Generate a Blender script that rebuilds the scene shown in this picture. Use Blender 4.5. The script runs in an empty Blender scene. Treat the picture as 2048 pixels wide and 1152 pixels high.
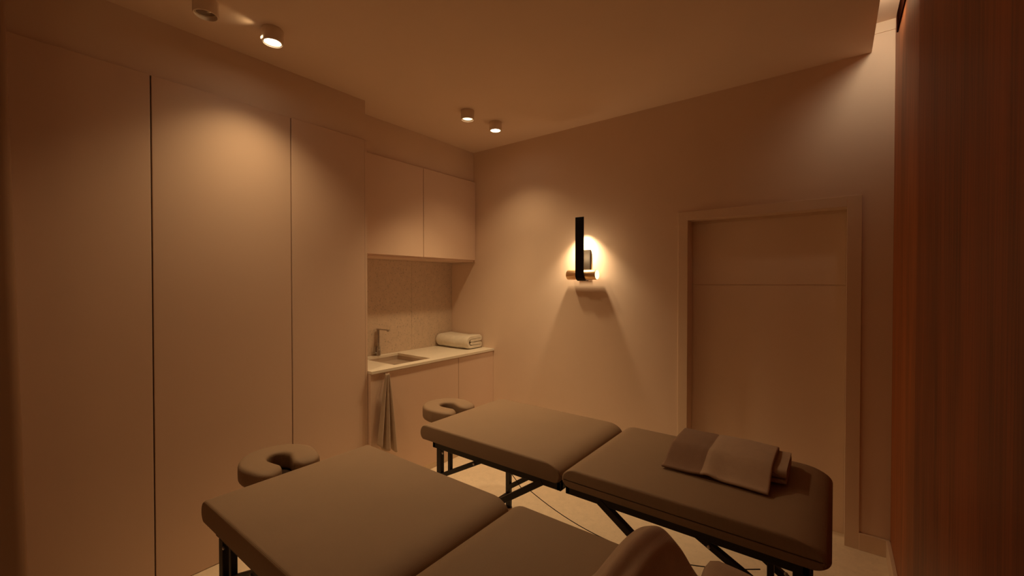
import bpy, bmesh, math, random
from mathutils import Vector, Matrix
random.seed(4)
D = bpy.data
COL = bpy.context.scene.collection
PI = math.pi
sin, cos = math.sin, math.cos

# ------------------------------------------------------------------ helpers
def link(o, parent=None):
    COL.objects.link(o)
    if parent is not None:
        o.parent = parent
        o.matrix_parent_inverse = Matrix.Translation(-parent.location) if parent.parent is None else Matrix()
    return o

def tag(o, label, cat, group=None):
    o['label'] = label
    o['category'] = cat
    if group:
        o['group'] = group
    return o

def thing(name, loc, label, cat, group=None):
    o = D.objects.new(name, None)
    COL.objects.link(o)
    o.location = loc
    o.empty_display_size = 0.05
    return tag(o, label, cat, group)

def world_parent(o, p):
    """parent keeping world coordinates of the mesh data (all parts are modelled in world space)"""
    o.parent = p
    off = Vector((0, 0, 0))
    q = p
    while q is not None:
        off += Vector(q.location)
        q = q.parent
    o.location = Vector(o.location) - off

def build(name, bm, mat, parent=None, smooth=False, origin=None, angle=35):
    me = D.meshes.new(name)
    bmesh.ops.recalc_face_normals(bm, faces=bm.faces)
    o = origin
    if o is None:
        vs = [v.co for v in bm.verts]
        o = Vector((sum(v.x for v in vs) / len(vs), sum(v.y for v in vs) / len(vs), min(v.z for v in vs)))
    o = Vector(o)
    bmesh.ops.translate(bm, verts=bm.verts, vec=-o)
    bm.to_mesh(me)
    bm.free()
    mats = mat if isinstance(mat, (list, tuple)) else [mat]
    for m in mats:
        me.materials.append(m)
    if smooth:
        for p in me.polygons:
            p.use_smooth = True
        if angle < 180:
            me.set_sharp_from_angle(angle=math.radians(angle))
    ob = D.objects.new(name, me)
    COL.objects.link(ob)
    ob.location = o
    if parent is not None:
        world_parent(ob, parent)
    return ob

def struct(name, bm, mat, parent=None, **k):
    o = build(name, bm, mat, parent, **k)
    if parent is None:
        o['kind'] = 'structure'
    return o

def box(bm, x0, x1, y0, y1, z0, z1, bev=0.0, seg=2):
    r = bmesh.ops.create_cube(bm, size=1.0)
    vs = r['verts']
    for v in vs:
        v.co = Vector(((x0 + x1) / 2 + v.co.x * (x1 - x0), (y0 + y1) / 2 + v.co.y * (y1 - y0), (z0 + z1) / 2 + v.co.z * (z1 - z0)))
    if bev > 0:
        es = list({e for v in vs for e in v.link_edges})
        bmesh.ops.bevel(bm, geom=es, offset=bev, segments=seg, profile=0.5, affect='EDGES')
    return bm

def B(*a, **k):
    return box(bmesh.new(), *a, **k)

def bar(bm, p, q, w, h, up=(0, 0, 1), bev=0.002):
    """rectangular bar from p to q, width w (sideways), height h"""
    p, q = Vector(p), Vector(q)
    d = (q - p)
    L = d.length
    d.normalize()
    s = d.cross(Vector(up))
    if s.length < 1e-4:
        s = d.cross(Vector((1, 0, 0)))
    s.normalize()
    u = s.cross(d)
    M = Matrix((s, d, u)).transposed().to_4x4()
    M.translation = (p + q) / 2
    r = bmesh.ops.create_cube(bm, size=1.0)
    vs = r['verts']
    for v in vs:
        v.co = Vector((v.co.x * w, v.co.y * L, v.co.z * h))
    if bev > 0:
        es = list({e for v in vs for e in v.link_edges})
        rr = bmesh.ops.bevel(bm, geom=es, offset=bev, segments=1, profile=0.5, affect='EDGES')
        vs = list({v for v in vs if v.is_valid} | {v for v in rr['verts'] if v.is_valid})
    bmesh.ops.transform(bm, matrix=M, verts=vs)
    return bm

def loft(bm, rings, close=True, cap0=True, cap1=True):
    """rings: list of lists of Vector"""
    R = [[bm.verts.new(v) for v in r] for r in rings]
    n = len(R[0])
    for a, b in zip(R, R[1:]):
        for i in range(n if close else n - 1):
            j = (i + 1) % n
            bm.faces.new((a[i], a[j], b[j], b[i]))
    if cap0:
        bm.faces.new(list(reversed(R[0])))
    if cap1:
        bm.faces.new(R[-1])
    return R

def lathe(bm, prof, c, axis='z', n=48, cap0=True, cap1=True):
    """prof: list of (r, h) ; c centre"""
    rings = []
    for r, h in prof:
        ring = []
        for i in range(n):
            a = 2 * PI * i / n
            if axis == 'z':
                ring.append(Vector((c[0] + r * cos(a), c[1] + r * sin(a), c[2] + h)))
            elif axis == 'x':
                ring.append(Vector((c[0] + h, c[1] + r * cos(a), c[2] + r * sin(a))))
            else:
                ring.append(Vector((c[0] + r * cos(a), c[1] + h, c[2] + r * sin(a))))
        rings.append(ring)
    loft(bm, rings, True, cap0, cap1)
    return bm

def tube(bm, pts, r, n=12):
    pts = [Vector(p) for p in pts]
    rings = []
    prev = None
    for i, p in enumerate(pts):
        t = (pts[min(i + 1, len(pts) - 1)] - pts[max(i - 1, 0)]).normalized()
        if prev is None:
            s = t.cross(Vector((0, 0, 1)))
            if s.length < 1e-3:
                s = t.cross(Vector((0, 1, 0)))
        else:
            s = prev - t * prev.dot(t)
        s.normalize()
        prev = s
        u = t.cross(s)
        rr = r[i] if isinstance(r, (list, tuple)) else r
        rings.append([p + s * (rr * cos(2 * PI * k / n)) + u * (rr * sin(2 * PI * k / n)) for k in range(n)])
    loft(bm, rings)
    return bm

# ------------------------------------------------------------------ materials
def srgb(r, g, b):
    f = lambda c: (c / 255 / 12.92) if c / 255 <= 0.04045 else ((c / 255 + 0.055) / 1.055) ** 2.4
    return (f(r), f(g), f(b), 1)

def mat(name, col, rough=0.6, metal=0.0, noise=0.04, nscale=6.0, bump=0.0, bscale=200.0, weave=0.0, wscale=300.0, spec=0.5, sheen=0.0, stretch=None, speck=0.0, speckscale=90.0):
    m = D.materials.new(name)
    m.use_nodes = True
    nt = m.node_tree
    N, L = nt.nodes, nt.links
    bs = N['Principled BSDF']
    bs.inputs['Roughness'].default_value = rough
    bs.inputs['Metallic'].default_value = metal
    bs.inputs['Specular IOR Level'].default_value = spec
    if sheen:
        bs.inputs['Sheen Weight'].default_value = sheen
    tc = N.new('ShaderNodeTexCoord')
    nz = N.new('ShaderNodeTexNoise')
    nz.inputs['Scale'].default_value = nscale
    nz.inputs['Detail'].default_value = 6
    src = tc.outputs['Object']
    if stretch:
        mp = N.new('ShaderNodeMapping')
        mp.inputs['Scale'].default_value = stretch
        L.new(src, mp.inputs['Vector'])
        src = mp.outputs['Vector']
    L.new(src, nz.inputs['Vector'])
    rp = N.new('ShaderNodeValToRGB')
    c = col
    k0, k1 = 1 - noise, 1 + noise
    rp.color_ramp.elements[0].position = 0.3
    rp.color_ramp.elements[1].position = 0.7
    rp.color_ramp.elements[0].color = (c[0] * k0, c[1] * k0, c[2] * k0, 1)
    rp.color_ramp.elements[1].color = (min(1, c[0] * k1), min(1, c[1] * k1), min(1, c[2] * k1), 1)
    L.new(nz.outputs['Fac'], rp.inputs['Fac'])
    out = rp.outputs['Color']
    if speck:
        v = N.new('ShaderNodeTexNoise')
        v.inputs['Scale'].default_value = speckscale
        v.inputs['Detail'].default_value = 3
        L.new(tc.outputs['Object'], v.inputs['Vector'])
        r2 = N.new('ShaderNodeValToRGB')
        r2.color_ramp.elements[0].position = 0.28
        r2.color_ramp.elements[1].position = 0.42
        r2.color_ramp.elements[0].color = (1 - speck, 1 - speck, 1 - speck, 1)
        r2.color_ramp.elements[1].color = (1, 1, 1, 1)
        L.new(v.outputs['Fac'], r2.inputs['Fac'])
        mx = N.new('ShaderNodeMix')
        mx.data_type = 'RGBA'
        mx.blend_type = 'MULTIPLY'
        mx.inputs['Factor'].default_value = 1
        L.new(out, mx.inputs['A'])
        L.new(r2.outputs['Color'], mx.inputs['B'])
        out = mx.outputs['Result']
    L.new(out, bs.inputs['Base Color'])
    h = None
    if weave:
        w1 = N.new('ShaderNodeTexWave'); w1.bands_direction = 'X'; w1.inputs['Scale'].default_value = wscale
        w2 = N.new('ShaderNodeTexWave'); w2.bands_direction = 'Y'; w2.inputs['Scale'].default_value = wscale
        L.new(tc.outputs['Object'], w1.inputs['Vector'])
        L.new(tc.outputs['Object'], w2.inputs['Vector'])
        ad = N.new('ShaderNodeMath'); ad.operation = 'MULTIPLY'
        L.new(w1.outputs['Fac'], ad.inputs[0])
        L.new(w2.outputs['Fac'], ad.inputs[1])
        bp = N.new('ShaderNodeBump'); bp.inputs['Strength'].default_value = weave; bp.inputs['Distance'].default_value = 0.001
        L.new(ad.outputs[0], bp.inputs['Height'])
        h = bp
    if bump:
        bn = N.new('ShaderNodeTexNoise'); bn.inputs['Scale'].default_value = bscale; bn.inputs['Detail'].default_value = 4
        L.new(tc.outputs['Object'], bn.inputs['Vector'])
        bp = N.new('ShaderNodeBump'); bp.inputs['Strength'].default_value = bump; bp.inputs['Distance'].default_value = 0.002
        L.new(bn.outputs['Fac'], bp.inputs['Height'])
        if h:
            L.new(h.outputs['Normal'], bp.inputs['Normal'])
        h = bp
    if h:
        L.new(h.outputs['Normal'], bs.inputs['Normal'])
    return m

def emis(name, col, strength):
    m = D.materials.new(name)
    m.use_nodes = True
    bs = m.node_tree.nodes['Principled BSDF']
    bs.inputs['Base Color'].default_value = (0.8, 0.75, 0.65, 1)
    bs.inputs['Emission Color'].default_value = (*col, 1)
    bs.inputs['Emission Strength'].default_value = strength
    return m

def wood(name, c0, c1, rough=0.45):
    m = D.materials.new(name)
    m.use_nodes = True
    N, L = m.node_tree.nodes, m.node_tree.links
    bs = N['Principled BSDF']
    tc = N.new('ShaderNodeTexCoord')
    mp = N.new('ShaderNodeMapping')
    mp.inputs['Scale'].default_value = (60, 60, 1.3)
    L.new(tc.outputs['Object'], mp.inputs['Vector'])
    n1 = N.new('ShaderNodeTexNoise'); n1.inputs['Scale'].default_value = 1.6; n1.inputs['Detail'].default_value = 8; n1.inputs['Roughness'].default_value = 0.65
    L.new(mp.outputs['Vector'], n1.inputs['Vector'])
    mp2 = N.new('ShaderNodeMapping'); mp2.inputs['Scale'].default_value = (5, 5, 0.5)
    L.new(tc.outputs['Object'], mp2.inputs['Vector'])
    n2 = N.new('ShaderNodeTexNoise'); n2.inputs['Scale'].default_value = 1.2; n2.inputs['Detail'].default_value = 3; n2.inputs['Distortion'].default_value = 0.6
    L.new(mp2.outputs['Vector'], n2.inputs['Vector'])
    ad = N.new('ShaderNodeMath'); ad.operation = 'MULTIPLY_ADD'; ad.inputs[1].default_value = 0.55
    ml = N.new('ShaderNodeMath'); ml.operation = 'MULTIPLY'; ml.inputs[1].default_value = 0.45
    L.new(n1.outputs['Fac'], ad.inputs[0]); L.new(n2.outputs['Fac'], ml.inputs[0]); L.new(ml.outputs[0], ad.inputs[2])
    rp = N.new('ShaderNodeValToRGB')
    rp.color_ramp.elements[0].position = 0.40; rp.color_ramp.elements[0].color = c0
    rp.color_ramp.elements[1].position = 0.60; rp.color_ramp.elements[1].color = c1
    L.new(ad.outputs[0], rp.inputs['Fac'])
    L.new(rp.outputs['Color'], bs.inputs['Base Color'])
    bs.inputs['Roughness'].default_value = rough
    bs.inputs['Specular IOR Level'].default_value = 0.3
    bp = N.new('ShaderNodeBump'); bp.inputs['Strength'].default_value = 0.2; bp.inputs['Distance'].default_value = 0.001
    L.new(n1.outputs['Fac'], bp.inputs['Height'])
    L.new(bp.outputs['Normal'], bs.inputs['Normal'])
    return m

M_wall = mat('plaster', (0.83, 0.64, 0.505), 0.85, noise=0.02, nscale=3, bump=0.03, bscale=120, spec=0.2)
M_ceil = mat('ceiling_paint', (0.85, 0.66, 0.52), 0.9, noise=0.015, nscale=3, spec=0.2)
M_trim = mat('trim_paint', (0.80, 0.61, 0.46), 0.55, noise=0.015)
M_door = mat('door_lacquer', (0.92, 0.73, 0.58), 0.28, noise=0.01, spec=0.5)
M_cab = mat('cabinet_lacquer', (0.78, 0.57, 0.44), 0.5, noise=0.015, nscale=2, spec=0.3)
M_gap = mat('shadow_gap', (0.10, 0.07, 0.05), 0.8)
M_counter = mat('counter_stone', (0.86, 0.77, 0.64), 0.35, noise=0.03, nscale=12)
M_splash = mat('terrazzo_panel', (0.68, 0.52, 0.39), 0.5, noise=0.05, nscale=18, speck=0.35, speckscale=70)
M_steel = mat('brushed_steel', (0.42, 0.38, 0.34), 0.32, 0.9, noise=0.05, nscale=20)
M_basin = mat('basin_steel', (0.58, 0.46, 0.36), 0.4, 0.35, noise=0.05, nscale=10)
M_vinyl = mat('taupe_vinyl', (0.305, 0.20, 0.127), 0.62, noise=0.03, nscale=5, weave=0.5, wscale=110, spec=0.35)
M_black = mat('black_powdercoat', (0.012, 0.010, 0.011), 0.5, noise=0.1)
M_board = mat('cradle_board', (0.05, 0.028, 0.018), 0.8, noise=0.05, spec=0.1)
M_bolt = mat('bolt_steel', (0.6, 0.6, 0.62), 0.3, 1.0)
M_towel = mat('cream_terry', (0.80, 0.71, 0.58), 0.95, noise=0.05, nscale=30, bump=0.6, bscale=500, sheen=0.3)
M_towelhem = mat('terry_edge', (0.55, 0.45, 0.35), 0.95, noise=0.05, bump=0.5, bscale=400)
M_taupe = mat('taupe_towel', (0.50, 0.35, 0.255), 0.95, noise=0.04, nscale=30, weave=0.6, wscale=120, sheen=0.2)
M_taupe_dk = mat('taupe_towel_band', (0.28, 0.16, 0.105), 0.95, noise=0.04, nscale=30, weave=0.6, wscale=120, sheen=0.2)
M_cloth = mat('hanging_linen', (0.50, 0.37, 0.27), 0.9, noise=0.06, nscale=20, weave=0.3, wscale=150, sheen=0.2)
M_gold = mat('satin_brass', (0.86, 0.60, 0.34), 0.28, 1.0, noise=0.03)
M_strap = mat('black_leather_metal', (0.005, 0.004, 0.004), 0.45, 0.0, noise=0.1, spec=0.12)
M_plate = mat('bronze_plate', (0.022, 0.016, 0.011), 0.6, 0.0, spec=0.2)
M_can = mat('lamp_housing', (0.86, 0.70, 0.56), 0.55, noise=0.02)
M_reflector = mat('lamp_reflector', (0.75, 0.62, 0.45), 0.3, 0.6)
M_ledspot = emis('led_lens', (1.0, 0.80, 0.55), 14)
M_ledoff = mat('lens_shaded', (0.16, 0.10, 0.06), 0.35, noise=0.05)
M_leddim = emis('led_lens_dim', (1.0, 0.74, 0.45), 1.8)
M_ledcap = emis('sconce_diffuser', (1.0, 0.72, 0.40), 1.6)
M_wood = wood('walnut_veneer', (0.23, 0.07, 0.022, 1), (0.48, 0.155, 0.05, 1))
M_wood2 = wood('walnut_veneer_dark', (0.14, 0.032, 0.009, 1), (0.31, 0.078, 0.022, 1))
M_drk = mat('cove_slot_shade', (0.022, 0.006, 0.003), 1.0, spec=0.0)
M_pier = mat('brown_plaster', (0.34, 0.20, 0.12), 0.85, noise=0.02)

def floor_mat():
    m = mat('floor_tile', (0.88, 0.72, 0.54), 0.5, noise=0.05, nscale=25, speck=0.10, speckscale=60)
    return m
M_floor = floor_mat()

# ------------------------------------------------------------------ setting
XL = -3.216          # left wall
YB = 3.15            # back wall
XR = 0.256           # right wood wall
ZC = 2.847           # ceiling
ZV = 3.0             # cove ceiling
YF = -1.1            # wall behind the camera
XW = -2.674          # wardrobe front

struct('floor', B(XL - .1, XR + .1, YF - .1, YB + .35, -.1, 0), M_floor)
bm = bmesh.new()
box(bm, XL - .1, 0.156, YF - .1, YB, ZC, 2.93, 0.0)
struct('ceiling', bm, M_ceil)
struct('ceiling.001', B(XL - .1, XR + .1, YF - .1, YB + .1, ZV, ZV + .06), M_ceil)

# back wall with door opening
OX0, OX1, OZ = -0.834, 0.0535, 1.985
bm = bmesh.new()
box(bm, XL - .1, OX0, YB, YB + .13, 0, ZV)
box(bm, OX1, XR + .1, YB, YB + .13, 0, ZV)
box(bm, OX0, OX1, YB, YB + .13, OZ, ZV)
bmesh.ops.remove_doubles(bm, verts=bm.verts, dist=1e-5)
struct('wall_back', bm, M_wall)
# small step near the top of the back wall in the cove
struct('trim_1', B(0.158, XR, YB - .006, YB, 2.942, ZV), M_trim)
struct('wall_left', B(XL - .1, XL, YF - .1, YB, 0, 2.93), M_wall)
struct('wall_front', B(XL, XR, YF - .1, YF, 0, ZV), M_wall)
# wood wall on the right: veneer skin standing above the baseboard
struct('wall_right', B(XR, XR + .1, YF, YB, 0.0, ZV), M_wood)
o = struct('trim_2', B(XR - .026, XR, YF + .02, 2.07, 0.0, ZV - .002), M_wood2)
struct('slot_shade_strip', B(XR - .006, XR, 2.08, 3.03, 2.868, 2.968), M_drk)  # thin dark strip, its colour stands in for the shade in the slot
# baseboards
bm = bmesh.new(); box(bm, .12, XR - .002, YB - .014, YB, 0, .098, .002)
struct('baseboard_back', bm, M_trim)
bm = bmesh.new(); box(bm, XR - .018, XR, 2.075, YB - .014, 0, .098, .002)
struct('baseboard_right', bm, M_trim)
bm = bmesh.new(); box(bm, -2.60, -0.90, YB - .012, YB, 0, .06, .002)
# door: casing + sliding panel in the recess
d = D.objects.new('door_1', None); COL.objects.link(d); d.location = (-.39, 3.28, 0); d['kind'] = 'structure'
bm = bmesh.new()
box(bm, OX0 - .065, OX0, YB - .006, YB + .0, 0, OZ + .061, .0015)
box(bm, OX1, OX1 + .067, YB - .012, YB + .0, 0, OZ + .061, .0015)
box(bm, OX0, OX1, YB - .012, YB + .0, OZ, OZ + .061, .0015)
build('door_casing', bm, M_trim, d)
bm = bmesh.new()
box(bm, OX0 + .0, OX1 - .0, YB + .128, YB + .17, 0, 1.524, .002)
box(bm, OX0 + .0, OX1 - .0, YB + .128, YB + .17, 1.530, 1.978, .002)
box(bm, OX0, OX1, YB + .134, YB + .165, 1.52, 1.535)
build('door_panel', bm, M_door, d)
bm = bmesh.new()
box(bm, OX0, OX1, YB + .11, YB + .125, 1.969, 1.985, .001)
build('door_track', bm, M_trim, d)
struct('wall_back.001', B(OX0 - .2, XR + .1, YB + .172, YB + .25, 0, 2.3), M_wall)
# left pier beside the wardrobe (leans very slightly)
bm = bmesh.new()
rings = []
for z, y in ((0, .155), (ZC, .106)):
    r = []
    x0, x1, ra = XW + .002, -2.45, .03
    r += [Vector((x0, YF + .3, z)), Vector((x1, YF + .3, z))]
    for i in range(7):
        a = PI / 2 * i / 6
        r.append(Vector((x1 - ra + ra * cos(a), y - ra + ra * sin(a), z)))
    r.append(Vector((x0, y, z)))
    rings.append(r)
loft(bm, rings)
struct('wall_left.001', bm, M_pier, smooth=True)
# soffit above wardrobe and cupboards
bm = bmesh.new()
box(bm, XL, XW - .012, YF + .02, 1.775, 2.5618, ZC, .0)
struct('trim_4', bm, M_wall)
bm = bmesh.new()
box(bm, XL, -2.898, 1.775, YB, 2.552, ZC, .0)
struct('trim_5', bm, M_wall)

# ------------------------------------------------------------------ built-in wardrobe
w = thing('wardrobe', (XW - .25, .8, 0), 'tall built-in beige wardrobe with three flush handleless doors along the left wall', 'wardrobe')
bm = bmesh.new()
box(bm, XL + .002, XW - .024, YF + .05, 1.778, 0.012, 2.562)
build('carcass', bm, M_gap, w)
build('side_panel', B(XL + .002, XW, 1.762, 1.78, .0, 2.561, .001), M_cab, w)
for y0, y1 in ((-.10, .573), (.579, 1.245), (1.2515, 1.7612)):
    build('door', B(XW - .022, XW, y0, y1, 0.003, 2.561, .002), M_cab, w)
build('plinth', B(XW - .04, XW - .02, YF + .05, 1.76, 0, .012), M_cab, w)

# ------------------------------------------------------------------ upper cupboard
w = thing('wall_cupboard', (-3.04, 2.46, 1.762), 'beige wall-hung double cupboard above the sink counter', 'cupboard')
build('carcass', B(XL + .001, -2.886, 1.783, YB - .012, 1.750, 2.545, .001), M_cab, w)
for y0, y1 in ((1.784, 2.4675), (2.4725, 3.135)):
    build('door', B(-2.884, -2.866, y0, y1, 1.768, 2.545, .0015), M_cab, w)
build('filler_strip', B(-2.9, -2.872, 3.137, YB - .001, 1.75, 2.545), M_cab, w)

# ------------------------------------------------------------------ base cabinet, counter, backsplash
w = thing('base_cabinet', (-2.93, 2.46, 0), 'beige base cabinet with two plain fronts under the sink counter', 'cabinet')
bm = bmesh.new()
box(bm, XL + .001, -2.662, 1.783, YB - .001, .055, .70)
box(bm, XL + .001, -3.17, 1.783, YB - .001, .70, .883)
box(bm, -2.69, -2.662, 1.783, YB - .001, .70, .883)
box(bm, XL + .001, -2.662, 2.50, YB - .001, .70, .883)
build('carcass', bm, M_cab, w)
build('seam_shade', B(-2.6625, -2.6612, 2.660, 2.682, .05, .878), M_gap, w)  # dark strip painting the shade inside the door seam
for y0, y1 in ((1.7805, 2.6685), (2.6735, 3.1485)):
    build('door', B(-2.66, -2.64, y0, y1, .05, .879, .0015), M_cab, w)
build('plinth', B(-2.665, -2.650, 1.7805, YB - .001, 0, .0495), M_floor, w)

SX0, SX1, SY0, SY1 = -3.15, -2.712, 2.04, 2.41
bm = bmesh.new()
X0, X1, Y0, Y1, Z0, Z1 = XL + .001, -2.628, 1.783, YB - .001, .884, .904
o_out = [(X0, Y0), (X1, Y0), (X1, Y1), (X0, Y1)]
o_in = [(SX0, SY0), (SX1, SY0), (SX1, SY1), (SX0, SY1)]
vt = [bm.verts.new((x, y, Z1)) for x, y in o_out]; vb = [bm.verts.new((x, y, Z0)) for x, y in o_out]
it = [bm.verts.new((x, y, Z1)) for x, y in o_in]; ib = [bm.verts.new((x, y, Z0)) for x, y in o_in]
for i in range(4):
    j = (i + 1) % 4
    bm.faces.new((vt[i], vt[j], it[j], it[i])); bm.faces.new((vb[j], vb[i], ib[i], ib[j]))
    bm.faces.new((vb[i], vb[j], vt[j], vt[i])); bm.faces.new((it[i], it[j], ib[j], ib[i]))
tag(build('countertop', bm, M_counter), 'slim pale stone countertop running from the wardrobe to the back wall', 'countertop')

s = thing('sink', (-2.93, 2.225, .842), 'shallow rectangular steel sink let into the pale countertop', 'sink')
bm = bmesh.new()
t = .004
a0, a1, b0, b1 = SX0 - .006, SX1 + .006, SY0 - .006, SY1 + .006
box(bm, a0, a1, b0, b1, .842, .848)
box(bm, a0, a0 + t, b0, b1, .848, .8835); box(bm, a1 - t, a1, b0, b1, .848, .8835)
box(bm, a0 + t, a1 - t, b0, b0 + t, .848, .8835); box(bm, a0 + t, a1 - t, b1 - t, b1, .848, .8835)
basin = build('basin', bm, M_basin, s)
bm = bmesh.new(); lathe(bm, [(.0, .0), (.035, .0), (.038, .003), (.0001, .0035)], (-2.93, 2.225, .8482), cap0=False, cap1=False)
build('drain', bm, M_steel, basin, smooth=True)

f = thing('faucet', (-3.178, 2.235, .904), 'slim dark steel tap with a flat right-angled spout behind the sink', 'faucet')
bm = bmesh.new()
fx, fy = -3.180, 2.222
lathe(bm, [(.021, 0), (.021, .05), (.0195, .052), (.0195, .075), (.0135, .078), (.0135, .232), (.012, .236)], (fx, fy, .904))
build('body', bm, M_steel, f, smooth=True)
bm = bmesh.new()
box(bm, fx - .012, fx + .155, fy - .011, fy + .011, 1.132, 1.1395, .002)
lathe(bm, [(.009, -.008), (.009, 0)], (fx + .142, fy, 1.132), n=24)
build('spout', bm, M_steel, f)
bm = bmesh.new()
tube(bm, [(fx, fy - .018, .93), (fx, fy - .034, .93)], .009)
box(bm, fx - .006, fx + .006, fy - .041, fy - .032, .922, .985, .002)
build('lever', bm, M_steel, f)

bm = bmesh.new()
box(bm, XL + .0005, XL + .008, 1.784, 2.615, .9045, 1.749, .0006)
box(bm, XL + .0005, XL + .008, 2.6165, YB - .001, .9045, 1.749, .0006)
tag(build('backsplash', bm, M_splash), 'speckled beige stone backsplash between the countertop and wall cupboard', 'backsplash')

# ------------------------------------------------------------------ ribbon (folded towel) helper
def ribbon_section(path, th):
    """closed 2-D outline of a ribbon of thickness th along path (list of (a,b)), rounded ends"""
    P = [Vector((a, b)) for a, b in path]
    L, R = [], []
    for i, p in enumerate(P):
        tt = (P[min(i + 1, len(P) - 1)] - P[max(i - 1, 0)])
        tt.normalize()
        n = Vector((-tt.y, tt.x))
        L.append(p + n * th / 2)
        R.append(p - n * th / 2)
    def capp(p, tt, n):
        return [p + (n * cos(a) + tt * sin(a)) * th / 2 for a in (PI * k / 6 for k in range(1, 6))]
    t1 = (P[-1] - P[-2]).normalized(); t0 = (P[0] - P[1]).normalized()
    end = capp(P[-1], t1, Vector((-t1.y, t1.x)))
    st = capp(P[0], t0, Vector((-t0.y, t0.x)))
    return L + end + list(reversed(R)) + st

def arc(cx, cy, r, a0, a1, n=8, ry=None):
    ry = ry or r
    return [(cx + r * cos(math.radians(a0 + (a1 - a0) * i / n)), cy + ry * sin(math.radians(a0 + (a1 - a0) * i / n))) for i in range(n + 1)]

# folded towel on the counter -- profile in (y,z), swept along x
def line(p, q, n=5):
    return [(p[0] + (q[0] - p[0]) * i / n, p[1] + (q[1] - p[1]) * i / n) for i in range(n)]
pth = line((-.055, .082), (.082, .0845)) + arc(.082, .1005, .0155, -90, 90, 8) + line((.080, .1165), (-.055, .113)) + arc(-.060, .0645, .049, 90, 270, 14) + line((-.055, .0158), (.080, .0158)) + arc(.084, .0318, .0155, -90, 90, 8) + line((.080, .0478), (-.050, .049)) + [(-.050, .049)]
sec = ribbon_section(pth, .0275)
bm = bmesh.new()
rings = []
nx = 26
for i in range(nx + 1):
    t = i / nx
    x = -3.195 + .43 * t
    e = min(t, 1 - t) * .43
    k = 1 - .10 * max(0, 1 - e / .03) ** 2
    # gentle sag at the rear and a woven border band
    band = -0.0025 if .60 < t < .66 or .68 < t < .70 else 0
    sag = 1 - .06 * sin(PI * t)
    wob = .004 * sin(9 * t)
    rings.append([Vector((x, 3.022 + wob + p.x * k * (1 + band * 8), .9055 + max(0.0, (.065 + (p.y - .065) * k)) * sag + band)) for p in sec])
loft(bm, rings)
ct = build('folded_towel', bm, M_towel, smooth=True, angle=60)
tag(ct, 'thick cream towel folded in layers on the countertop beside the back wall', 'towel')

# ------------------------------------------------------------------ hanging cloth
c = thing('hanging_cloth', (-2.60, 1.90, .32), 'thin taupe cloth hanging gathered in front of the sink cabinet', 'cloth')
bm = bmesh.new()
nu, nv = 48, 40
grid = []
for j in range(nv + 1):
    t = j / nv           # 0 top, 1 bottom
    z = .878 - .56 * t
    row = []
    for i in range(nu + 1):
        s_ = i / nu * 2 - 1
        wd = .013 + .075 * t ** .85
        y = 1.893 + .004 * t + s_ * wd * (1.0 if s_ > 0 else 1.0)
        amp = (.005 + .018 * t)
        x = -2.597 + amp * cos(s_ * 3 * PI + .8 * t) + .010 * t * cos(s_ * 7 + 1)
        zz = z
        # uneven lower hem: short corner left, two lower tips
        if t > .0:
            hem = (.085 * max(0, -s_ - .30) ** 1.0 - .03 * math.exp(-((s_ - .62) / .25) ** 2) + .045 * math.exp(-((s_ - .18) / .16) ** 2))
            zz += hem * t ** 2
        row.append(bm.verts.new((x, y, zz)))
    grid.append(row)
for j in range(nv):
    for i in range(nu):
        bm.faces.new((grid[j][i], grid[j][i + 1], grid[j + 1][i + 1], grid[j + 1][i]))
cl = build('cloth', bm, M_cloth, c, smooth=True, angle=180)
md = cl.modifiers.new('thick', 'SOLIDIFY'); md.thickness = .004
bm = bmesh.new()
tube(bm, [(-2.6385, 1.893, .872), (-2.606, 1.893, .872), (-2.600, 1.893, .876)], .0035, 8)
build('hook', bm, M_steel, c)

# ------------------------------------------------------------------ ceiling downlights
def spot(name, loc, aim, watts, ang, blend, parent=None, radius=.05, col=(1, .7, .36)):
    ld = D.lights.new(name, 'SPOT')
    ld.energy = watts; ld.spot_size = math.radians(ang); ld.spot_blend = blend
    ld.shadow_soft_size = radius; ld.color = col
    o = D.objects.new(name, ld); COL.objects.link(o)
    o.location = loc
    dd = Vector(aim) - Vector(loc)
    o.rotation_euler = dd.to_track_quat('-Z', 'Y').to_euler()
    if parent: world_parent(o, parent)
    return o

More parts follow.
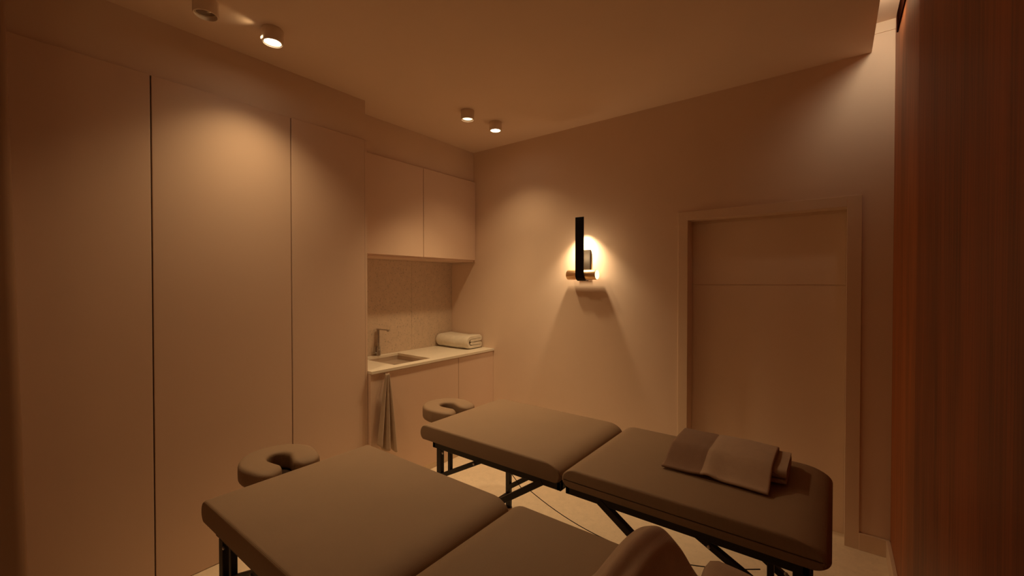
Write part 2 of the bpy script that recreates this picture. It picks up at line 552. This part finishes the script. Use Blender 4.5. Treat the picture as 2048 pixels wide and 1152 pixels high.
LIGHTCOL = (1.0, .70, .36)
LG = 'white cylindrical downlights on the ceiling'
def downlight(x, y, label, tilt, lens_mat, watts, ang, blend, aim_off, recess, beam=None, inside=False):
    t_ = thing('ceiling_downlight', (x, y, ZC), label, 'ceiling lamp', LG)
    H, R = .068, .051
    bm = bmesh.new()
    # open cylinder with thickness
    lathe(bm, [(R - .001, 0), (R, -.002), (R, -H + .003), (R - .002, -H), (R - .006, -H), (R - .007, -H + .003), (R - .007, -.02), (.0005, -.02)], (x, y, ZC), cap0=True, cap1=False, n=56)
    build('housing', bm, M_can, t_, smooth=True)
    # swivelling lamp head: disc tilted towards its aim
    d_ = Vector((aim_off[0], aim_off[1], -1)).normalized()
    q = Vector((0, 0, -1)).rotation_difference(d_).to_matrix().to_4x4()
    bm = bmesh.new()
    lathe(bm, [(.030, .018), (.040, .0), (.043, -.003), (.040, -.004), (.037, .003), (.0005, .004)], (0, 0, 0), cap0=True, cap1=False, n=40)
    bmesh.ops.transform(bm, matrix=q, verts=bm.verts)
    bmesh.ops.translate(bm, verts=bm.verts, vec=(x, y, ZC - H + recess))
    ring_ = build('lamp_ring', bm, M_reflector, t_, smooth=True)
    bm = bmesh.new()
    lathe(bm, [(.0365, .0015), (.0365, -.001), (.0005, -.002)], (0, 0, 0), cap0=True, cap1=False, n=40)
    bmesh.ops.transform(bm, matrix=q, verts=bm.verts)
    bmesh.ops.translate(bm, verts=bm.verts, vec=(x, y, ZC - H + recess))
    build('lens', bm, lens_mat, ring_, smooth=True)
    loc = Vector((x, y, ZC - H + recess)) + d_ * .012
    if inside:
        loc = Vector((x + .012, y + .006, ZC - H + .016))
    else:
        loc.z = min(loc.z, ZC - H - .006)
    spot('bulb', loc, loc + d_, watts, ang, blend, t_, .008 if inside else .045, LIGHTCOL)
    if inside:
        spot('rim_glow_spot', loc + Vector((.012, .006, -.004)), loc + Vector((-.05, -.03, -.006)), .035, 100, 1, t_, .004, LIGHTCOL)  # added small spot that brightens the inner rim of the opening
    if beam:
        spot('beam_bulb', loc, loc + Vector((beam[2][0], beam[2][1], -1)), beam[0], beam[1], 1.0, t_, .05, LIGHTCOL)
    return t_
downlight(-2.324, .702, 'white ceiling downlight cut off by the top edge of the picture, its opening dark', 0, M_ledoff, 10, 108, 1.0, (-.10, .14), .014, None, True)
downlight(-2.317, .992, 'white ceiling downlight with a glaring lens, above the middle wardrobe door', 0, M_ledspot, 25, 114, 1.0, (-.02, .0), .006, (28, 80, (.34, .16)))
downlight(-2.227, 2.354, 'white ceiling downlight above the counter, half-lit opening, the farther left of the rear pair', 0, M_leddim, 44, 92, 1.0, (0, 0), .012)
downlight(-2.205, 2.660, 'white ceiling downlight nearest the back wall with a fully bright lens', 0, M_ledspot, 22, 116, 1.0, (0, 0), .004, (41, 84, (.42, -.30)))

rear = downlight(-1.15, -.45, 'added unseen fill lamp outside the picture, washing the wall behind the viewer', 0, M_leddim, 1, 100, 1.0, (0, 0), .012, (24, 84, (.20, -1.15)))  # added fill lamp, out of view; bounce off the front wall lifts the door
bt = [o for o in D.objects if o.name == 'ceiling_downlight.001'][0]
build('light_slot', B(-2.328, -2.308, .9375, .9405, ZC - .065, ZC - .053, .001), M_leddim, bt)
spot('slot_leak_spot', (-2.321, .925, ZC - .036), (-2.37, .80, ZC + .01), .15, 80, 1, bt, .014, LIGHTCOL)  # added spot standing in for light leaking from the housing side

# ------------------------------------------------------------------ cove light
t_ = thing('cove_light', (.205, 2.62, ZV), 'small warm cove light tucked in the ceiling slot beside the wood wall', 'cove lamp')
build('housing', B(.185, .235, 2.55, 2.66, 2.955, ZV - .001, .002), M_can, t_)
spot('bulb', (.232, 2.675, 2.925), (.12, 3.15, 2.80), 5.8, 130, 1, t_, .05, (1, .82, .56))

# ------------------------------------------------------------------ wall sconce
xc, zc, yc = -1.640, 1.607, 3.088
sc = thing('wall_sconce', (xc, YB, zc), 'black strap wall sconce cradling a brass cylinder, glowing on the back wall', 'wall lamp')
bm = bmesh.new()
# strap: J profile in (y,z): down the front, under the cylinder and back to the wall
yf = 3.040
pth = line((yf, 2.070), (yf, 1.612), 10) + arc(yc, 1.607, yc - yf, 180, 270, 10)[0:] + line((yc, 1.607 - (yc - yf)), (YB - .012, 1.607 - (yc - yf) + .002), 3)
sec = ribbon_section(pth, .0045)
loft(bm, [[Vector((x, p.x, p.y)) for p in sec] for x in (xc - .038, xc - .0375, xc + .0375, xc + .038)])
build('strap', bm, M_strap, sc, smooth=True, angle=50)
bm = bmesh.new(); lathe(bm, [(.0005, -.131), (.039, -.131), (.041, -.128), (.041, .128), (.039, .131)], (xc, yc, zc), axis='x', cap0=True, cap1=False, n=48)
cyl = build('cylinder', bm, M_gold, sc, smooth=True)
for s_ in (-1, 1):
    bm = bmesh.new(); lathe(bm, [(.038, 0), (.037, s_ * .002), (.0005, s_ * .003)], (xc + s_ * .131, yc, zc), axis='x', cap0=True, cap1=False, n=40)
    build('end_cap', bm, M_gold if s_ < 0 else M_ledcap, cyl, smooth=True)
build('wall_plate', B(xc - .048, xc + .048, YB - .020, YB, 1.632, 1.812, .002), M_plate, sc)
# lamp head on the rear of the strap
build('lamp_head', B(xc - .016, xc + .016, yf + .003, yf + .010, 1.84, 1.94, .001), M_plate, sc)
ld = D.lights.new('bulb', 'POINT'); ld.energy = 1.4; ld.shadow_soft_size = .025; ld.color = (1, .72, .40)
o = D.objects.new('bulb', ld); COL.objects.link(o); o.location = (xc, yf + .030, 1.75); world_parent(o, sc)

spot('beam_bulb', (xc, 3.056, 1.985), (xc, 3.092, 1.6), 26, 108, 1.0, sc, .02, (1, .74, .42))

# ------------------------------------------------------------------ massage tables
def pillow(bm, x0, x1, y0, y1, zb, zt, rxL, rxR, rz, ry, rb, RL, RR, n=9, m=7):
    """cushion: plan rounded rectangle, ends rolled (rxL, rxR), sides crisp (ry)"""
    prof = []                                   # (z, factor 0..1 for end roll)
    for i in range(n + 1):                      # bottom roll
        a = PI / 2 * i / n
        prof.append((zb + rb * (1 - sin(a)), 1 - cos(a), 'b'))
    prof.reverse()
    prof = []
    for i in range(n + 1):
        a = -PI / 2 + PI / 2 * i / n
        prof.append((zb + rb + rb * sin(a), 1 - cos(a), 'b'))
    for i in range(n + 1):
        a = PI / 2 * i / n
        prof.append((zt - rz + rz * sin(a), 1 - cos(a), 't'))
    rings = []
    for z, k, w_ in prof:
        if w_ == 'b':
            iL, iR, iy = .55 * rxL * k, .35 * rxR * k, ry * max(0, k - .7) / .3
        else:
            iL, iR, iy = rxL * k, rxR * k, ry * k ** 1.0
            # keep the side wall straight almost to the top
            zz = (z - (zt - rz)) / rz
            iy = ry * max(0, (zz - .86) / .14) ** 2
        ax0, ax1, ay0, ay1 = x0 + iL, x1 - iR, y0 + iy, y1 - iy
        ring = []
        for cx_, cy_, a0, Rc in ((ax1 - RR, ay1 - RR, 0, RR), (ax0 + RL, ay1 - RL, 90, RL), (ax0 + RL, ay0 + RL, 180, RL), (ax1 - RR, ay0 + RR, 270, RR)):
            for j in range(m + 1):
                a = math.radians(a0 + 90 * j / m)
                ring.append(Vector((cx_ + Rc * cos(a), cy_ + Rc * sin(a), z)))
        rings.append(ring)
    # inner rings so that the top shades flat
    last = rings[-1]
    c_ = sum(last, Vector()) / len(last)
    for s_ in (.985, .8, .4):
        rings.append([Vector((c_.x + (v.x - c_.x) * s_, c_.y + (v.y - c_.y) * s_, v.z + .0012 * (1 - s_))) for v in last])
    loft(bm, rings)
    return bm

def massage_table(y0, y1, label, rot, cy_off):
    zt, zb = .725, .640
    x0, x1, xm = -1.908, -.001, -.962
    ym = (y0 + y1) / 2
    t_ = thing('massage_table', (xm, ym, 0), label, 'massage table', 'folding massage tables side by side')
    P = []
    bm = pillow(bmesh.new(), x0, xm - .002, y0, y1, zb, zt, .055, .095, .050, .007, .034, .010, .012)
    P.append(build('cushion', bm, M_vinyl, t_, smooth=True, angle=50))
    bm = pillow(bmesh.new(), xm + .002, x1, y0, y1, zb, zt, .075, .120, .054, .007, .034, .012, .022)
    P.append(build('cushion', bm, M_vinyl, t_, smooth=True, angle=50))
    # rails
    ya, yb_ = y0 + .022, y1 - .022
    for (a, b) in ((x0 + .085, xm - .012), (xm + .012, x1 - .055)):
        bm = bmesh.new()
        for yy in (ya, yb_ - .022):
            box(bm, a, b, yy, yy + .022, zb - .040, zb + .002, .004)
        box(bm, a, a + .022, ya, yb_, zb - .040, zb + .002, .003)
        box(bm, b - .022, b, ya, yb_, zb - .040, zb + .002, .003)
        P.append(build('frame_rail', bm, M_black, t_))
    for sx in (-1, 1):
        xl = -1.772 if sx < 0 else -.085
        for yy in (ya + .012, yb_ - .012):
            P.append(build('leg', bar(bmesh.new(), (xl, yy, 0.012), (xl, yy, zb - .036), .036, .026, up=(0, 1, 0)), M_black, t_))
            bm = bmesh.new(); lathe(bm, [(.02, 0), (.022, .004), (.019, .014)], (xl, yy, 0), n=20)
            build('foot', bm, M_black, P[-1], smooth=True)
            # long brace up to the rail near the hinge
            inner = -1.075 if sx < 0 else -.790
            P.append(build('brace', bar(bmesh.new(), (xl - sx * .005, yy, .14), (inner, yy, zb - .025), .028, .030), M_black, t_))
            # short brace with an upright
            xs = xl - sx * .27
            bm = bar(bmesh.new(), (xl, yy, .445), (xs - sx * .05, yy, zb - .025), .024, .024)
            bar(bm, (xl - sx * .08, yy, .485), (xl - sx * .08, yy, zb - .03), .02, .022, up=(0, 1, 0))
            br = build('brace', bm, M_black, t_)
            for bx in (xl - sx * .035, xs):
                bm = bmesh.new(); lathe(bm, [(.006, 0), (.006, -.004), (.003, -.006)], (bx, yy - .013, zb - .052), axis='y', n=16)
                build('bolt', bm, M_bolt, br, smooth=True)
        # end crossbars
        P.append(build('crossbar', bar(bmesh.new(), (xl, ya, .09), (xl, yb_, .09), .022, .03), M_black, t_))
    for yy in (ya + .012, yb_ - .012):
        pts = []
        for i in range(25):
            t = i / 24
            x = -1.17 + .975 * t
            z = .555 + .01 * t - .42 * t * (1 - t)
            pts.append((x, yy, z))
        P.append(build('cable', tube(bmesh.new(), pts, .0018, 6), M_black, t_, smooth=True))
        P.append(build('cable', tube(bmesh.new(), [(-1.285, yy, .615), (-1.23, yy, .57), (-1.195, yy, .535)], .0018, 6), M_black, t_, smooth=True))
    for i in range(2):
        bm = bmesh.new()
        yy = (y0 + .17, y1 - .17)[i]
        box(bm, xm - .05, xm + .05, yy - .02, yy + .02, zb - .046, zb - .040, .001)
        lathe(bm, [(.006, -.022), (.006, .022)], (xm, yy, zb - .046), axis='y', n=14)
        P.append(build('hinge', bm, M_black, t_))
    if rot:
        R_ = math.radians(rot)
        t_.rotation_euler = (0, 0, R_)
    return t_
tab1 = massage_table(.546, 1.247, 'taupe folding massage table nearest the camera with a heaped towel on it', 0, -.01)
tab2 = massage_table(1.612, 2.312, 'taupe folding massage table farther back, in front of the door and sconce', 0.0, -.035)

def headrest(table, cx_, cy_, ztop, label):
    """horseshoe face cushion opening towards the table (+x)"""
    bm = bmesh.new()
    path = []
    r = .104
    L_ = .085
    n = 22
    arms = [(L_ * (1 - i / 6), -r + .022 * (1 - i / 6) ** 1.2) for i in range(6)]
    for p in arms: path.append(p)
    for i in range(n + 1):
        a = math.radians(270 - 180 * i / n)
        path.append((r * 1.16 * cos(a), r * sin(a)))
    for p in reversed(arms): path.append((p[0], -p[1]))
    W, Hh = .057, .043
    sec = []
    ns = 28
    for k in range(ns):
        a = 2 * PI * k / ns
        ca, sa = cos(a), sin(a)
        e = .40
        sec.append((W * math.copysign(abs(ca) ** e, ca), Hh * math.copysign(abs(sa) ** e, sa)))
    rings = []
    P = [Vector(p) for p in path]
    m_ = len(P)
    # rounded ends
    def ring(i, sc_, ext):
        p = P[i]
        t = (P[min(i + 1, m_ - 1)] - P[max(i - 1, 0)]).normalized()
        nn = Vector((-t.y, t.x))
        q = p + t * ext
        zc_ = ztop - Hh
        out = []
        for u, v in sec:
            su = 1 - (1 - sc_) * 1.0
            dome = -.010 * (q.x / .15 if q.x > 0 else 0)   # arms dip slightly to the table
            out.append(Vector((cx_ + q.x + nn.x * u * su, cy_ + q.y + nn.y * u * su, zc_ + v * (.35 + .65 * sc_) + dome)))
        return out
    for sc_, ext in ((.30, -.040), (.62, -.033), (.85, -.020), (.96, -.008)):
        rings.append(ring(0, sc_, ext))
    for i in range(m_): rings.append(ring(i, 1, 0))
    for sc_, ext in ((.96, .008), (.85, .020), (.62, .033), (.30, .040)):
        rings.append(ring(m_ - 1, sc_, ext))
    loft(bm, rings)
    t_ = build('face_cradle', bm, M_vinyl, table, smooth=True, angle=80)
    t_['label'] = label
    bm = bmesh.new()
    # base board beneath
    ring0 = [(cx_ - .005 + .095 * cos(a), cy_ + .115 * sin(a)) for a in (2 * PI * i / 32 for i in range(32))]
    loft(bm, [[Vector((x, y, ztop - .093)) for x, y in ring0], [Vector((x, y, ztop - .083)) for x, y in ring0]])
    build('base_board', bm, M_board, t_)
    for dy in (-.06, .06):
        bm = tube(bmesh.new(), [(cx_ - .03, cy_ + dy, ztop - .100), (-1.80, cy_ + dy, ztop - .128)], .007, 12)
        build('support_rod', bm, M_black, t_, smooth=True)
headrest(tab1, -2.022, .884, .744, 'horseshoe face cushion')
headrest(tab2, -2.014, 1.945, .743, 'horseshoe face cushion')

# ------------------------------------------------------------------ towel on far table
ZT = .727
tw = thing('towel', (-.38, 2.06, ZT), 'taupe two-tone towel laid over its folded half on the far massage table', 'towel', None)
# folded roll underneath: ribbon section in (y,z), swept along x
pth = line((1.99, .016), (2.225, .016)) + arc(2.228, .026, .010, -90, 90, 6) + line((2.222, .036), (2.0, .036)) + arc(2.0, .046, .010, 270, 90, 6) + line((2.0, .056), (2.215, .056), 5) + [(2.215, .056)]
sec = ribbon_section(pth, .0165)
bm = bmesh.new(); rings = []
for i in range(17):
    t = i / 16
    x = -.585 + .437 * t
    k = 1 - .35 * max(0, (t - .93) / .07) ** 2
    rings.append([Vector((x, 2.11 + (p.x - 2.11) * (1 - .04 * (1 - k)) + .006 * sin(7 * t), ZT + max(.0, p.y * (1 - .08 * sin(PI * t) ** 2)) + .0)) for p in sec])
loft(bm, rings)
build('folded_half', bm, M_taupe, tw, smooth=True, angle=60)
bm = bmesh.new()
nu, nv = 56, 40
grid = []
for i in range(nu + 1):
    row = []
    u = i / nu
    for j in range(nv + 1):
        v = j / nv                       # 0 front .. 1 back
        x = -.600 + .405 * u + .008 * sin(3 * v) * (1 - u)
        y = 1.862 + .385 * v + .010 * sin(2.2 * u + .5)
        y -= .012 * u * (1 - v)
        if v < .40:
            s_ = v / .40
            z = .006 + (.071 - .006) * (s_ * s_ * (3 - 2 * s_))
        elif v < .93:
            z = .071 + .004 * sin((v - .4) / .53 * PI)
        else:
            s_ = (v - .93) / .07
            z = .071 - .035 * s_ ** 2
            y -= .012 * s_
        # ripple at the front edge, between the two tones
        z += (1 - min(1, v / .5)) * (.012 * math.exp(-((u - .45) / .10) ** 2) + .010 * math.exp(-((u - .8) / .2) ** 2) * (1 - u))
        z += .0025 * sin(8 * u + 3 * v) * (0.3 + v * .5)
        # thick hems
        if u < .012 or u > .988 or v < .012: z -= .002
        if abs(u - .385) < .011 or abs(u - .41) < .006: z -= .0018
        row.append(bm.verts.new((x, y, ZT + .002 + z)))
    grid.append(row)
for i in range(nu):
    for j in range(nv):
        f_ = bm.faces.new((grid[i][j], grid[i + 1][j], grid[i + 1][j + 1], grid[i][j + 1]))
        if i / nu < .385: f_.material_index = 1
sh = build('top_flap', bm, [M_taupe, M_taupe_dk], tw, smooth=True, angle=180)
sh['label'] = 'flap with a dark brown left third and pale taupe right part'
md = sh.modifiers.new('thick', 'SOLIDIFY'); md.thickness = .007; md.offset = 1

# ------------------------------------------------------------------ towel heap on near table
tw = thing('towel', (-.34, 1.0, ZT), 'brown towel heaped in soft folds on the near massage table at the bottom edge', 'towel', None)
bm = bmesh.new()
nu, nv = 64, 48
grid = []
def sm(e0, e1, x):
    t = max(0, min(1, (x - e0) / (e1 - e0)))
    return t * t * (3 - 2 * t)
for i in range(nu + 1):
    row = []
    u = i / nu
    for j in range(nv + 1):
        v = j / nv
        x = -.505 + .275 * u - .05 * (1 - v)
        y = .78 + .40 * v
        y += .02 * sin(3 * u)
        # broad hump, crest running front-left to back-right
        xc_ = -.40 + .055 * (v - .5)
        a = (x - xc_)
        wl, wr = .085, .085
        hgt = .150 * math.exp(-abs(a / (wl if a < 0 else wr)) ** 2.6)
        r1 = .014 * math.exp(-((x - (-.455 + .10 * v)) / .016) ** 2)
        r2 = .012 * math.exp(-((x - (-.405 + .09 * v)) / .014) ** 2)
        end = math.sqrt(max(0, 1 - max(0, (v - .72) / .28) ** 2.4))
        fr = sm(0, .3, v)
        z = (hgt * (.55 + .45 * sm(.1, .7, v)) + (r1 + r2) * (.4 + .6 * (1 - v))) * end * (.4 + .6 * fr) + .003
        edge = min(u, 1 - u)
        z *= sm(0, .06, edge) * .95 + .05
        row.append(bm.verts.new((x, y, ZT + .002 + z)))
    grid.append(row)
for i in range(nu):
    for j in range(nv):
        bm.faces.new((grid[i][j], grid[i + 1][j], grid[i + 1][j + 1], grid[i][j + 1]))
sh = build('draped_fold', bm, M_taupe, tw, smooth=True, angle=180)
md = sh.modifiers.new('thick', 'SOLIDIFY'); md.thickness = .006; md.offset = 1
# second fold to the right
bm = bmesh.new(); rings = []
prof = [(-.262, .0), (-.262, .05), (-.254, .096), (-.240, .120), (-.220, .128), (-.17, .124), (-.12, .117), (-.07, .100), (-.052, .06), (-.05, .0)]
for i in range(15):
    t = i / 14
    y = .80 + .36 * t
    k = math.sqrt(max(0.05, 1 - max(0, (t - .90) / .10) ** 2 * .7)) * (1 - .5 * max(0, .2 - t) / .2)
    rings.append([Vector((x + .006 * sin(4 * t), y, ZT + .001 + z * k)) for x, z in prof])
loft(bm, rings)
build('inner_fold', bm, M_taupe, tw, smooth=True, angle=60)

# ------------------------------------------------------------------ camera, world, view
sc_ = bpy.context.scene
cd = D.cameras.new('camera'); cam = D.objects.new('camera', cd); COL.objects.link(cam)
yaw = math.atan2(646, 844); pit = math.atan2(10, 844)
cam.location = (0, 0, 1.54)
cam.rotation_euler = (PI / 2 - pit, 0, yaw)
cd.sensor_width = 36; cd.lens = 844 / 2048 * 36
cd.clip_start = .02
sc_.camera = cam
wd = D.worlds.new('world'); sc_.world = wd; wd.use_nodes = True
wd.node_tree.nodes['Background'].inputs[0].default_value = (.02, .012, .006, 1)
wd.node_tree.nodes['Background'].inputs[1].default_value = .0
vs = sc_.view_settings
vs.view_transform = 'Standard'; vs.look = 'None'; vs.exposure = 0.33; vs.gamma = 1; vs.use_curve_mapping = False
